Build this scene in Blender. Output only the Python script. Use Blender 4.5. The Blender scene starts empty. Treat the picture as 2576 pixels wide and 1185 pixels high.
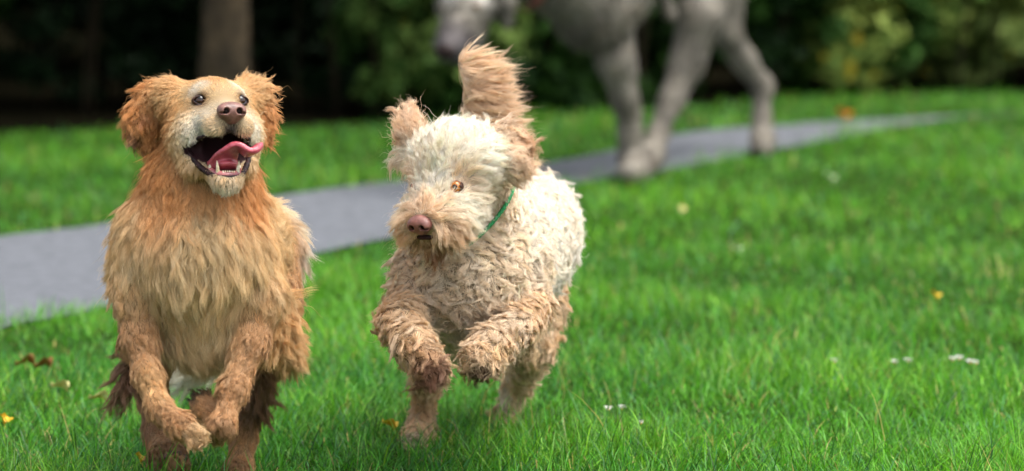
import bpy, math, os
import numpy as np
from mathutils.kdtree import KDTree
S = bpy.context.scene
COL = S.collection
R = math.radians
FURQ = float(os.environ.get('FURQ', '1'))

# ------------------------------------------------------------------ camera
F = 14311.0                      # focal length in pixels of a 2576 px wide frame (200 mm on 36 mm)
CAMH = 1.7
PITCH = math.atan((592.5 + 915) / F)
cd = bpy.data.cameras.new('camera')
cam = bpy.data.objects.new('camera', cd); COL.objects.link(cam)
cam.location = (0, 0, CAMH); cam.rotation_euler = (math.pi / 2 - PITCH, 0, 0)
cd.lens = 200; cd.sensor_width = 36; cd.clip_end = 500; cd.clip_start = .1
cd.dof.use_dof = True; cd.dof.focus_distance = 11.2; cd.dof.aperture_fstop = 3.1
S.camera = cam
FW = np.array([0, math.cos(PITCH), -math.sin(PITCH)]); UP = np.array([0, math.sin(PITCH), math.cos(PITCH)])
RT = np.array([1., 0, 0]); CP = np.array([0, 0, CAMH])
DM = [lambda d: d]               # depth adjustment for the figure being built
def W(u, v, d):
    d = DM[0](d)
    return CP + d * (FW + RT * ((u - 1288) / F) - UP * ((v - 592.5) / F))
def G(u, v, z=0.0):
    r = FW + RT * ((u - 1288) / F) - UP * ((v - 592.5) / F)
    return CP + r * ((z - CAMH) / r[2])

# ------------------------------------------------------------------ light
SUN_EL, SUN_AZ = 66, 115          # azimuth measured from +Y (away from camera) towards +X
w = bpy.data.worlds.new('World'); S.world = w; w.use_nodes = True
nt = w.node_tree; bg = nt.nodes['Background']
sky = nt.nodes.new('ShaderNodeTexSky'); sky.sky_type = 'NISHITA'; sky.sun_disc = False
sky.sun_elevation = R(SUN_EL); sky.sun_rotation = R(SUN_AZ); sky.air_density = 1.0; sky.dust_density = 4.0; sky.ozone_density = 1.0
hs = nt.nodes.new('ShaderNodeHueSaturation'); hs.inputs['Saturation'].default_value = .35
nt.links.new(sky.outputs[0], hs.inputs['Color']); nt.links.new(hs.outputs[0], bg.inputs[0]); bg.inputs[1].default_value = .15
sd = bpy.data.lights.new('sun', 'SUN'); sd.energy = 1.4; sd.angle = R(40); sd.color = (1, .95, .87)
so = bpy.data.objects.new('sun', sd); COL.objects.link(so)
so.rotation_euler = (R(90 - SUN_EL), 0, R(180 - SUN_AZ))
S.view_settings.view_transform = 'Standard'; S.view_settings.look = 'None'; S.view_settings.gamma = 1
S.view_settings.exposure = 1.3
S.cycles.max_bounces = 8; S.cycles.transparent_max_bounces = 6
S.cycles.diffuse_bounces = 4

# ------------------------------------------------------------------ helpers
def srgb(r, g, b):
    f = lambda c: ((c / 255 + .055) / 1.055) ** 2.4 if c > 10 else c / 255 / 12.92
    return np.array([f(r), f(g), f(b)])
def nz(v):
    v = np.asarray(v, float); return v / (np.linalg.norm(v, axis=-1, keepdims=True) + 1e-12)
def mesh_obj(name, V, Fc, mat, parent=None, smooth=True, col=None):
    V = np.asarray(V, np.float32)
    me = bpy.data.meshes.new(name)
    if isinstance(Fc, np.ndarray):
        n, k = Fc.shape
        me.vertices.add(len(V)); me.vertices.foreach_set('co', V.ravel())
        me.loops.add(n * k); me.loops.foreach_set('vertex_index', Fc.astype(np.int32).ravel())
        me.polygons.add(n); me.polygons.foreach_set('loop_start', (np.arange(n) * k).astype(np.int32))
        me.update(calc_edges=True)
    else:
        me.from_pydata(V.tolist(), [], Fc); me.update()
    me.polygons.foreach_set('use_smooth', [smooth] * len(me.polygons))
    if col is not None:
        a = me.color_attributes.new('col', 'FLOAT_COLOR', 'POINT')
        c = np.ones((len(V), 4), np.float32); c[:, :3] = col
        a.data.foreach_set('color', c.ravel())
    me.materials.append(mat)
    o = bpy.data.objects.new(name, me); COL.objects.link(o)
    if parent: o.parent = parent
    return o
def empty(name, loc, label=None, cat=None, group=None):
    o = bpy.data.objects.new(name, None); COL.objects.link(o); o.location = loc; o.empty_display_size = .1
    if label: tag(o, label, cat, group)
    bpy.context.view_layer.update()
    return o
def tag(o, label=None, cat=None, group=None, kind=None):
    if label: o['label'] = label
    if cat: o['category'] = cat
    if group: o['group'] = group
    if kind: o['kind'] = kind
    return o
def adopt(o, parent):
    """parent keeping the world position (vertices are in world space)"""
    o.parent = parent; o.location = -parent.matrix_world.translation
    return o
def pmat(name, rough=.6, spec=.4, attr=None, color=None, transl=0, coat=0, sss=0, noise=None, bump=None):
    m = bpy.data.materials.new(name); m.use_nodes = True; nt = m.node_tree; L = nt.links
    b = nt.nodes['Principled BSDF']; b.inputs['Roughness'].default_value = rough
    b.inputs['Specular IOR Level'].default_value = spec
    if coat: b.inputs['Coat Weight'].default_value = coat; b.inputs['Coat Roughness'].default_value = .08
    if sss: b.inputs['Subsurface Weight'].default_value = sss; b.inputs['Subsurface Radius'].default_value = (.01, .004, .002); b.inputs['Subsurface Scale'].default_value = 1
    src = None
    if attr:
        a = nt.nodes.new('ShaderNodeAttribute'); a.attribute_name = attr; src = a.outputs['Color']
    if color is not None:
        b.inputs['Base Color'].default_value = (*color, 1)
    if noise:     # (scale, c1, c2[, detail])
        t = nt.nodes.new('ShaderNodeTexNoise'); t.inputs['Scale'].default_value = noise[0]; t.inputs['Detail'].default_value = 8
        g = nt.nodes.new('ShaderNodeNewGeometry'); L.new(g.outputs['Position'], t.inputs['Vector'])
        r = nt.nodes.new('ShaderNodeValToRGB'); r.color_ramp.elements[0].position = .35; r.color_ramp.elements[1].position = .68
        r.color_ramp.elements[0].color = (*noise[1], 1); r.color_ramp.elements[1].color = (*noise[2], 1)
        L.new(t.outputs[0], r.inputs[0]); src = r.outputs[0]
    if src: L.new(src, b.inputs['Base Color'])
    if bump:
        t2 = nt.nodes.new('ShaderNodeTexNoise'); t2.inputs['Scale'].default_value = bump[0]; t2.inputs['Detail'].default_value = 6
        g2 = nt.nodes.new('ShaderNodeNewGeometry'); L.new(g2.outputs['Position'], t2.inputs['Vector'])
        bp = nt.nodes.new('ShaderNodeBump'); bp.inputs['Strength'].default_value = 1; bp.inputs['Distance'].default_value = bump[1]
        L.new(t2.outputs[0], bp.inputs['Height']); L.new(bp.outputs[0], b.inputs['Normal'])
    if transl:
        t = nt.nodes.new('ShaderNodeBsdfTranslucent'); mx = nt.nodes.new('ShaderNodeMixShader'); mx.inputs[0].default_value = transl
        if src: L.new(src, t.inputs[0])
        else: t.inputs[0].default_value = b.inputs['Base Color'].default_value
        L.new(b.outputs[0], mx.inputs[1]); L.new(t.outputs[0], mx.inputs[2])
        L.new(mx.outputs[0], nt.nodes['Material Output'].inputs[0])
    return m
def fur_mat(name):
    m = bpy.data.materials.new(name); m.use_nodes = True; nt = m.node_tree; L = nt.links
    b = nt.nodes['Principled BSDF']; b.inputs['Roughness'].default_value = .38; b.inputs['Specular IOR Level'].default_value = .4
    a = nt.nodes.new('ShaderNodeAttribute'); a.attribute_name = 'col'
    L.new(a.outputs['Color'], b.inputs['Base Color'])
    t = nt.nodes.new('ShaderNodeBsdfHair'); t.component = 'Transmission'
    t.inputs['RoughnessU'].default_value = .4; t.inputs['RoughnessV'].default_value = .6
    L.new(a.outputs['Color'], t.inputs['Color'])
    mx = nt.nodes.new('ShaderNodeMixShader'); mx.inputs[0].default_value = .22
    L.new(b.outputs[0], mx.inputs[1]); L.new(t.outputs[0], mx.inputs[2]); L.new(mx.outputs[0], nt.nodes['Material Output'].inputs[0])
    return m

def snoise(P, scale, seed, octaves=1):
    """cheap smooth vector noise in -1..1 made of random sines"""
    rg = np.random.default_rng(seed); out = np.zeros((len(P), 3))
    for o in range(octaves):
        K = rg.normal(size=(6, 3)) * scale * 2 ** o; ph = rg.uniform(0, 6.28, (6, 3))
        for i in range(6):
            out += np.sin((P @ K[i])[:, None] + ph[i]) * (rg.normal(size=3)) * .35 / 2 ** (.7 * o)
    return out

# ------------------------------------------------------------------ distance-field modelling
# attributes: r,g,b, length, flow xyz, lift, wave, curl, clump weight
NA = 11
def A(col, ln, flow=None, lift=.25, wave=.004, curl=0., clump=.7):
    f = (0, 0, 0) if flow is None else nz(flow)
    return np.array([*col, ln, *f, lift, wave, curl, clump], float)
class Blob:
    def __init__(s): s.p = []; s.cut = []; s.spots = []
    def cap(s, a, b, ra, rb, attr=None, k=.02, flow=None):
        a = np.array(a, float); b = np.array(b, float)
        if attr is not None:
            attr = attr.copy()
            if flow is not None: attr[4:7] = nz(flow)
            elif not attr[4:7].any(): attr[4:7] = nz(b - a)
        s.p.append(('c', a, b, ra, rb, k, attr)); return s
    def chain(s, pts, attr=None, k=.02, flow=None):      # pts: (u,v,d,r_px)
        for p, q in zip(pts[:-1], pts[1:]):
            s.cap(W(*p[:3]), W(*q[:3]), p[3] * p[2] / F, q[3] * q[2] / F, attr, k, flow)
        return s
    def ell(s, c, rad, M=None, attr=None, k=.015, cut=False):
        M = np.eye(3) if M is None else np.array(M, float)   # rows = axes
        t = ('e', np.array(c, float), np.array(rad, float), M, None, k, attr)
        (s.cut if cut else s.p).append(t); return s
    def spot(self, c, r, **kw): self.spots.append((np.array(c, float), r, kw)); return self
    @staticmethod
    def prim(t, P):
        if t[0] == 'c':
            a, b, ra, rb = t[1:5]; ba = b - a; pa = P - a
            h = np.clip(pa @ ba / max(ba @ ba, 1e-12), 0, 1)
            q = pa - h[:, None] * ba
            return np.sqrt((q * q).sum(1)) - (ra + (rb - ra) * h)
        q = (P - t[1]) @ t[3].T; k0 = np.sqrt(((q / t[2]) ** 2).sum(1)); k1 = np.sqrt(((q / t[2] ** 2) ** 2).sum(1)) + 1e-9
        return k0 * (k0 - 1) / k1
    def d(s, P):
        D = None
        for t in s.p:
            x = s.prim(t, P)
            if D is None: D = x; continue
            k = t[5]; h = np.maximum(k - np.abs(D - x), 0) / k
            D = np.minimum(D, x) - h * h * k * .25
        for t in s.cut:
            x = -s.prim(t, P); k = t[5]; h = np.maximum(k - np.abs(D - x), 0) / k
            D = np.maximum(D, x) + h * h * k * .25
        return D
    def attrs(s, P, tau=.010):
        ps = [t for t in s.p if t[6] is not None]
        Dm = np.stack([s.prim(t, P) for t in ps], 1); Dm -= Dm.min(1, keepdims=True)
        w_ = np.exp(-Dm / tau); w_ /= w_.sum(1, keepdims=True)
        Aa = w_ @ np.stack([t[6] for t in ps])
        for c, r, kw in s.spots:
            q = np.sqrt(((P - c) ** 2).sum(1)) / r; x = np.clip(1.35 - q * 1.35, 0, 1); x = x * x * (3 - 2 * x)
            x = (x * kw.get('s', 1.))[:, None]
            if 'col' in kw: Aa[:, :3] = Aa[:, :3] * (1 - x) + np.array(kw['col']) * x
            for nme, i in (('ln', 3), ('lift', 7), ('wave', 8), ('curl', 9), ('clump', 10)):
                if nme in kw: Aa[:, i] = Aa[:, i] * (1 - x[:, 0]) + kw[nme] * x[:, 0]
            if 'flow' in kw: Aa[:, 4:7] = Aa[:, 4:7] * (1 - x) + nz(kw['flow']) * x
        return Aa
    def bounds(s):
        lo = []; hi = []
        for t in s.p:
            if t[0] == 'c':
                r = max(t[3], t[4]); lo += [np.minimum(t[1], t[2]) - r]; hi += [np.maximum(t[1], t[2]) + r]
            else:
                r = np.abs(t[3].T) @ t[2]; lo += [t[1] - r]; hi += [t[1] + r]
        return np.min(lo, 0), np.max(hi, 0)
    def mesh(s, h):
        lo, hi = s.bounds(); lo = lo - 3 * h; hi = hi + 3 * h
        B = 8; nb = np.ceil((hi - lo) / (h * B)).astype(int); n = nb * B + 1
        ax = [lo[i] + h * B * (np.arange(nb[i]) + .5) for i in range(3)]
        Cc = np.stack(np.meshgrid(*ax, indexing='ij'), -1).reshape(-1, 3); Dc = s.d(Cc)
        D = np.repeat(np.repeat(np.repeat(Dc.reshape(nb), B, 0), B, 1), B, 2).astype(np.float32)
        D = np.pad(D, ((0, 1),) * 3, mode='edge')
        act = np.argwhere(np.abs(Dc.reshape(nb)) < h * B * 1.3 + .012)
        off = np.stack(np.meshgrid(*[np.arange(B + 1)] * 3, indexing='ij'), -1).reshape(-1, 3)
        for i in range(0, len(act), 400):
            idx = (act[i:i + 400, None, :] * B + off[None]).reshape(-1, 3)
            D[idx[:, 0], idx[:, 1], idx[:, 2]] = s.d(lo + idx * h)
        return surface_nets(D, lo, h)
def surface_nets(D, lo, h):
    n = np.array(D.shape); neg = D < 0
    cs = sum(neg[a:n[0] - 1 + a, b:n[1] - 1 + b, c:n[2] - 1 + c].astype(np.int8) for a in (0, 1) for b in (0, 1) for c in (0, 1))
    cells = np.argwhere((cs > 0) & (cs < 8)); vid = -np.ones(n - 1, np.int64); vid[tuple(cells.T)] = np.arange(len(cells))
    acc = np.zeros((len(cells), 3)); cnt = np.zeros(len(cells))
    cor = [(a, b, c) for a in (0, 1) for b in (0, 1) for c in (0, 1)]
    for i, p in enumerate(cor):
        for q in cor[i + 1:]:
            if sum(abs(x - y) for x, y in zip(p, q)) != 1: continue
            d0 = D[tuple((cells + p).T)].astype(float); d1 = D[tuple((cells + q).T)].astype(float); m = (d0 < 0) != (d1 < 0)
            t = np.where(m, d0 / np.where(m, d0 - d1, 1), 0)[:, None]
            acc += np.where(m[:, None], np.array(p) * (1 - t) + np.array(q) * t, 0); cnt += m
    V = lo + (cells + acc / cnt[:, None]) * h
    Q = []
    for ax in range(3):
        sl0 = [slice(None)] * 3; sl1 = [slice(None)] * 3; sl0[ax] = slice(0, -1); sl1[ax] = slice(1, None)
        e = np.argwhere(neg[tuple(sl0)] != neg[tuple(sl1)]); b, c = [i for i in range(3) if i != ax]
        e = e[(e[:, b] > 0) & (e[:, c] > 0) & (e[:, b] < n[b] - 1) & (e[:, c] < n[c] - 1)]
        ins = neg[tuple(e.T)]; eb = np.zeros(3, int); eb[b] = 1; ec = np.zeros(3, int); ec[c] = 1
        q = np.stack([vid[tuple((e - x).T)] for x in (eb + ec, ec, 0 * eb, eb)], 1)
        flip = ins if ax != 1 else ~ins
        q[~flip] = q[~flip][:, ::-1]; Q.append(q)
    return V, np.concatenate(Q)

def grow(name, V, Q, blob, count, mat, parent, seed, excl=None, K=9, clump_n=4000, rad=.00045, grav=(0, 0, -1), gk=.35,
         wild=.25, vary=.12, only=None, fn=.33, conv=.6, lenf=1., tip=.0, tau=.01):
    rg = np.random.default_rng(seed); count = int(count * FURQ); clump_n = int(clump_n)
    T = np.concatenate([Q[:, [0, 1, 2]], Q[:, [0, 2, 3]]]); a, b, c = V[T[:, 0]], V[T[:, 1]], V[T[:, 2]]
    N = np.cross(b - a, c - a); ar = np.linalg.norm(N, axis=1); ctr = (a + b + c) / 3
    wgt = ar.copy()
    if excl is not None: wgt = wgt * ~excl(ctr)
    if only is not None: wgt = wgt * only(ctr)
    cdf = np.cumsum(wgt); cdf /= cdf[-1]
    def sample(n):
        i = np.searchsorted(cdf, rg.random(n)); u, v = rg.random((2, n)); m = u + v > 1; u[m] = 1 - u[m]; v[m] = 1 - v[m]
        return a[i] + u[:, None] * (b - a)[i] + v[:, None] * (c - a)[i]
    def setup(P, n, wl):
        e = .0015; N = np.stack([blob.d(P + e * x) - blob.d(P - e * x) for x in np.eye(3)], 1); N = nz(N)
        At = blob.attrs(P, tau); fl = At[:, 4:7] + fn * snoise(P, 14, seed + 5) + rg.normal(size=(n, 3)) * wl
        t = nz(fl - (fl * N).sum(1, keepdims=True) * N)
        lift = np.clip(At[:, 7:8] + rg.normal(size=(n, 1)) * .08, .02, .95)
        return N, At, t, nz(t * (1 - lift) + N * lift)
    s_ = np.linspace(0, 1, K)[None, :, None]
    def strands(P, n, At, N, t, d0, lnmul):
        L = At[:, 3] * lnmul; g = np.array(grav, float)
        dirs = nz(d0[:, None, :] * (1 - .0 * s_) + (g * gk + t * .35)[:, None, :] * s_ ** 1.3 * 1.2)
        # curling: rotate the direction around an axis as it goes
        side = nz(np.cross(N, t)); sg = np.where(rg.random(n) < .5, -1, 1)[:, None, None]
        cr = At[:, 9][:, None, None] * (.6 + .8 * rg.random((n, 1, 1)))
        dirs = nz(dirs + cr * np.sin(s_ * 2.6 * (1)) * (side[:, None, :] * sg - N[:, None, :] * .2 * s_))
        st = dirs[:, :-1] * (L[:, None, None] / (K - 1))
        pos = np.concatenate([np.zeros((n, 1, 3)), np.cumsum(st, 1)], 1)
        ph = rg.uniform(0, 6.28, (n, 1, 1)); fr = 6.28 * (1.0 + .8 * rg.random((n, 1, 1)))
        wv = At[:, 8][:, None, None] * s_
        pos += wv * (np.sin(fr * s_ + ph) - np.sin(ph)) * side[:, None, :] + wv * .5 * (np.cos(fr * s_ + ph) - np.cos(ph)) * N[:, None, :]
        return pos
    Pc = sample(clump_n); Nc, Ac, tc, dc = setup(Pc, clump_n, wild)
    lc = np.clip(1 + rg.normal(size=clump_n) * .22, .5, 1.6) * lenf
    Sc = strands(Pc, clump_n, Ac, Nc, tc, dc, lc); val = 1 + rg.normal(size=clump_n) * vary; hue = rg.normal(size=clump_n) * .025
    kd = KDTree(clump_n)
    for i, p in enumerate(Pc): kd.insert(p, i)
    kd.balance()
    P = sample(count); N, At, t, d0 = setup(P, count, wild * .6)
    near = [kd.find_n(p, 2) for p in P]
    ci = np.array([x[0][1] if (len(x) < 2 or r_ < .8) else x[1][1] for x, r_ in zip(near, rg.random(count))])
    # secondary clumps: random sub-offset shared by groups of strands of one clump
    Ls = np.clip(1 + rg.normal(size=count) * .15, .5, 1.5) * lenf
    own = strands(P, count, At, N, t, d0, Ls)
    offs = (P - Pc[ci])[:, None, :]
    cl = At[:, 10][:, None, None] * (.84 + .22 * rg.random((count, 1, 1)))
    wcl = np.clip(cl * np.clip(s_ * 1.8, 0, 1) ** .8, 0, .97)
    tgt = Sc[ci] * (Ls / lenf)[:, None, None] ** .5 + offs * (-conv * s_ ** .7)
    pos = own * (1 - wcl) + (tgt) * wcl
    stray = rg.random(count) < .05
    pos[stray] = own[stray] * 1.15; wisp = rg.random(count) < .007; pos[wisp] = own[wisp] * 1.6
    X = P[:, None, :] - N[:, None, :] * .001 + pos
    col = At[:, :3] * (val[ci] * np.clip(1 + rg.normal(size=count) * .07, .7, 1.3))[:, None]
    col[:, 0] *= 1 + hue[ci]; col[:, 2] *= 1 - hue[ci] * 1.5; col = np.clip(col, .005, .88)
    hc = bpy.data.hair_curves.new(name); hc.add_curves([K] * count)
    hc.attributes['position'].data.foreach_set('vector', X.astype(np.float32).ravel())
    rr = hc.attributes.get('radius') or hc.attributes.new('radius', 'FLOAT', 'POINT')
    prof = rad * (1 - .85 * np.linspace(0, 1, K) ** 1.6)
    rr.data.foreach_set('value', (prof[None] * rg.uniform(.7, 1.3, (count, 1)) * np.where(wisp, .55, 1.)[:, None]).astype(np.float32).ravel())
    ca = hc.attributes.new('col', 'FLOAT_COLOR', 'CURVE'); c4 = np.ones((count, 4), np.float32); c4[:, :3] = col
    ca.data.foreach_set('color', c4.ravel()); hc.materials.append(mat)
    o = bpy.data.objects.new(name, hc); COL.objects.link(o); adopt(o, parent)
    return o
def blob_obj(name, blob, h, mat, parent, **kw):
    V, Q = blob.mesh(h); o = mesh_obj(name, V, Q, mat, **kw); adopt(o, parent); return o, V, Q
def tube(path, rad, n=12, caps=True):
    path = np.array(path, float); T = nz(np.gradient(path, axis=0)); ref = np.array([.13, .2, .97]); V = []
    for p, t, r in zip(path, T, rad):
        x = nz(np.cross(t, ref)); y = np.cross(t, x)
        for k in range(n): an = 2 * math.pi * k / n; V.append(p + r * (x * math.cos(an) + y * math.sin(an)))
    Fq = [(i * n + k, i * n + (k + 1) % n, (i + 1) * n + (k + 1) % n, (i + 1) * n + k) for i in range(len(path) - 1) for k in range(n)]
    if caps: Fq += [tuple(range(n))[::-1], tuple(range((len(path) - 1) * n, len(path) * n))]
    return V, Fq
def spline(pts, n):
    pts = np.array(pts, float); P = np.vstack([2 * pts[0] - pts[1], pts, 2 * pts[-1] - pts[-2]]); out = []
    for t in np.linspace(0, len(pts) - 1 - 1e-6, n):
        i = int(t); f = t - i; a, b, c, d = P[i:i + 4]
        out.append(.5 * (2 * b + (c - a) * f + (2 * a - 5 * b + 4 * c - d) * f * f + (3 * b - a - 3 * c + d) * f ** 3))
    return np.array(out)
class Frame:
    """local head frame: right, forward, up"""
    def __init__(s, o, yaw, pitch, roll=0):
        # forward starts pointing at the camera (-FW); yaw>0 turns to picture right, pitch>0 lifts the nose
        cy, sy, cp_, sp = math.cos(yaw), math.sin(yaw), math.cos(pitch), math.sin(pitch)
        s.o = np.array(o); s.f = nz((-FW * cy + RT * sy) * cp_ + UP * sp)
        r = nz(np.cross(UP, s.f)); u = np.cross(s.f, r)
        s.r = r * math.cos(roll) + u * math.sin(roll); s.u = np.cross(s.f, s.r)
    def __call__(s, x, y, z): return s.o + s.r * x + s.f * y + s.u * z      # x: picture-right positive
    def M(s): return np.stack([s.r, s.f, s.u])
    def dir(s, x, y, z): return s.r * x + s.f * y + s.u * z
def eyeball(name, c, r, gaze, parent, cols, pu=.28, ir=.66):
    u_, v_ = 24, 36; V = []; C = []
    z = nz(gaze); x = nz(np.cross(z, [0, 0, 1])); y = np.cross(z, x)
    for i in range(u_ + 1):
        th = math.pi * (i / u_) ** 1.3
        for j in range(v_):
            ph = 2 * math.pi * j / v_; V.append(c + r * (z * math.cos(th) * 1.0 + math.sin(th) * (x * math.cos(ph) + y * math.sin(ph))))
            C.append(cols[0] if th < pu else cols[1] * (1 + .25 * math.sin(ph * 9)) if th < ir else cols[3] if th < ir + .1 else cols[2])
    Fq = np.array([(i * v_ + j, (i + 1) * v_ + j, (i + 1) * v_ + (j + 1) % v_, i * v_ + (j + 1) % v_) for i in range(u_) for j in range(v_)])
    o = mesh_obj(name, V, Fq, M_EYE, col=np.array(C)); adopt(o, parent)
    return o

M_EYE = pmat('eye', rough=.06, spec=.5, attr='col')
M_SKIN = pmat('skin', rough=.7, spec=.2, attr='col')
M_LIP = pmat('lip', rough=.5, spec=.2, noise=(90, srgb(22, 13, 14), srgb(58, 32, 34)), bump=(350, .0006))
M_NOSE_G = pmat('nose_leather', rough=.38, spec=.5, noise=(90, srgb(96, 62, 54), srgb(134, 92, 80)), bump=(900, .0006), coat=.15)
M_NOSE_D = pmat('nose_leather_pink', rough=.4, spec=.5, noise=(90, srgb(104, 64, 56), srgb(140, 92, 82)), bump=(900, .0006), coat=.1)
M_NOSTRIL_SHADE = pmat('nostril_shade', rough=.8, spec=.1, noise=(200, srgb(14, 8, 8), srgb(26, 16, 15)))  # near-black colour standing in for the shade inside the nostril holes
M_DARK = pmat('dark_skin', rough=.6, spec=.2, noise=(200, srgb(24, 17, 16), srgb(52, 36, 32)))
M_TONGUE = pmat('tongue', rough=.28, spec=.5, noise=(60, srgb(158, 60, 74), srgb(194, 90, 102)), bump=(500, .0008), coat=.35, sss=.3)
M_GUM = pmat('gum', rough=.25, spec=.5, noise=(80, srgb(120, 50, 55), srgb(200, 120, 118)), coat=.5, sss=.2)
M_TOOTH = pmat('tooth', rough=.3, spec=.5, noise=(200, srgb(190, 168, 125), srgb(235, 225, 200)), coat=.3)
M_PAD = pmat('paw_pad', rough=.9, spec=.15, noise=(150, srgb(52, 40, 34), srgb(92, 70, 58)), bump=(400, .001))
M_CLAW = pmat('claw', rough=.35, noise=(200, srgb(60, 45, 35), srgb(150, 125, 95)))
M_COLLAR = pmat('green_cord', rough=.6, noise=(250, srgb(20, 110, 60), srgb(40, 160, 90)))
M_RED = pmat('red_leather', rough=.5, noise=(60, srgb(96, 50, 44), srgb(120, 66, 56)))
M_FUR = fur_mat('fur')

# ------------------------------------------------------------------ golden dog
M_LID = pmat('eyelid_skin', rough=.6, spec=.2, noise=(200, srgb(46, 30, 24), srgb(84, 58, 44)))
c_or = srgb(210, 152, 94); c_go = srgb(220, 180, 128); c_cr = srgb(224, 196, 150); c_wh = srgb(240, 230, 212)
c_le = srgb(194, 150, 106); c_mu = srgb(126, 92, 68); c_dk = srgb(70, 48, 38)
DN = np.array([0, 0, -1.]); BK = np.array([0, 1., 0]); LF = np.array([-1., 0, 0])
def golden():
    dog = empty('dog', G(500, 1190), 'wet golden long-haired dog running towards the viewer with open mouth and lolling tongue', 'dog')
    H = Frame(W(536, 282, 10.9), R(17), R(10))
    b = Blob()
    aF = A((c_cr + c_go) / 2, .012, H.dir(0, -1, .1), .08, .0008, 0, .45)          # face
    aC = A(c_go, .030, H.dir(0, -.6, -.8), .30, .004, .1, .8)        # cheek
    aN = A(c_or, .046, DN + .2 * BK, .24, .006, .3, .82)             # neck mane
    aB = A(c_cr, .060, DN, .17, .005, .25, .78)                       # chest
    aS = A((c_go + c_cr) / 2, .040, DN + .7 * BK, .24, .005, .25, .76)            # sides
    aL = A(c_le, .019, None, .20, .003, .15, .85)                      # legs
    # torso
    b.chain([(492, 640, 10.98, 178), (505, 770, 11.02, 128)], aB, .03, DN)
    b.chain([(505, 600, 11.10, 160), (560, 620, 11.35, 150), (625, 610, 11.62, 112)], aS, .04, DN * .6 + BK)
    b.chain([(378, 565, 10.98, 72), (346, 740, 10.93, 56)], aS, .04, DN + LF * .5)
    b.chain([(605, 545, 11.02, 70), (655, 740, 10.97, 60)], aS, .04, DN - LF * .5)
    b.chain([(520, 350, 11.0, 95), (505, 470, 10.98, 125), (495, 580, 10.98, 150)], aN, .04, DN)
    # head
    b.ell(H(0, -.01, .004), (.074, .082, .066), H.M(), aF, .02)
    b.ell(H(0, .045, .012), (.052, .04, .036), H.M(), aF, .02)
    for s in (-1, 1):
        b.ell(H(s * .045, .015, -.045), (.042, .06, .048), H.M(), aC, .03)
        b.ell(H(s * .070, -.025, .030), (.028, .035, .034), H.M(), aC, .03)
        b.cap(H(s * .024, .05, -.026), H(s * .027, .116, -.052), .031, .022, aF, .015, H.dir(s * .4, -1, -.3))
    b.cap(H(0, .04, -.008), H(0, .128, -.032), .034, .020, aF, .02, H.dir(0, -1, .2))
    # lower jaw
    b.cap(H(-.030, .01, -.085), H(-.012, .088, -.150), .026, .014, aF, .012, H.dir(0, -.6, -1))
    b.cap(H(.030, .01, -.085), H(.012, .088, -.150), .026, .014, aF, .012, H.dir(0, -.6, -1))
    b.cap(H(0, .01, -.10), H(0, .082, -.152), .034, .020, aF, .02, H.dir(0, -.6, -1))
    for s in (-1, 1): b.cap(H(s * .056, .012, -.05), H(s * .048, .028, -.105), .026, .022, aC, .02, H.dir(s * .4, -.5, -1))
    # mouth
    b.ell(H(0, .085, -.093), (.043, .085, .040), Frame(H.o, R(17), R(-18)).M(), None, .008, cut=True)
    for s in (-1, 1): b.cut.append(('c', H(s * .058, .042, -.080), H(s * .020, .10, -.098), .013, .036, .006, None))
    for s in (-1, 1): b.ell(H(s * .040, .064, .010), (.0165, .012, .0105), H.M(), None, .006, cut=True)
    # ears
    aE = A(c_or, .030, DN, .42, .005, .5, .96)
    b.chain([(430, 232, 10.93, 22), (385, 240, 10.95, 26), (350, 290, 10.95, 24), (338, 335, 10.94, 16)], aE, .02, DN + LF * .3)
    b.chain([(395, 235, 10.96, 20), (372, 300, 10.97, 24), (365, 350, 10.96, 18)], aE, .02, DN)
    b.chain([(620, 222, 10.97, 18), (648, 232, 11.0, 20), (662, 285, 11.0, 17), (660, 340, 10.98, 13)], aE, .02, DN - LF * .3)
    # front legs
    b.chain([(350, 740, 10.93, 54), (350, 850, 10.90, 39), (370, 940, 10.86, 30), (400, 1025, 10.82, 26)], aL, .025)
    b.chain([(400, 1027, 10.82, 30), (450, 1068, 10.78, 29), (490, 1092, 10.77, 24)], aL, .02)
    b.chain([(650, 740, 10.97, 54), (634, 860, 10.93, 38), (590, 975, 10.88, 29), (562, 1062, 10.84, 25)], aL, .025)
    b.chain([(560, 1068, 10.84, 29), (548, 1080, 10.90, 26), (522, 1040, 10.97, 28), (516, 1020, 11.0, 22)], aL, .02)
    for k, (u, v) in enumerate(((478, 1108), (492, 1112), (503, 1104), (508, 1092))):
        b.cap(W(468 + k * 5, 1088 - k * 3, 10.755), W(u, v, 10.745), .0115, .0095, aL, .004)
    # hind legs
    b.chain([(668, 640, 11.5, 90), (688, 760, 11.38, 62), (682, 870, 11.3, 44), (648, 980, 11.46, 30), (612, 1100, 11.50, 26), (602, 1180, 11.46, 27), (598, 1196, 11.38, 26)], aL, .03)
    b.chain([(420, 760, 11.35, 60), (392, 900, 11.35, 40), (385, 1000, 11.5, 30), (400, 1085, 11.5, 32), (420, 1150, 11.40, 38), (440, 1165, 11.34, 30)], aL, .03)
    aFt = A(srgb(140, 108, 80), .045, LF * .8 + DN, .4, .008, .2, .97)
    b.cap(W(322, 900, 10.95), W(326, 975, 10.93), .006, .006, aFt, .01, LF * .8 + DN)
    b.cap(W(668, 940, 11.3), W(640, 1030, 11.4), .010, .008, A(c_mu, .05, DN - LF * .5, .4, .006, .2, .97), .01, DN - LF * .5)
    b.cap(W(712, 760, 11.2), W(712, 880, 11.2), .016, .014, A(c_go, .05, DN - LF * .6, .45, .006, .2, .9), .02, DN - LF * .6)
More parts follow.
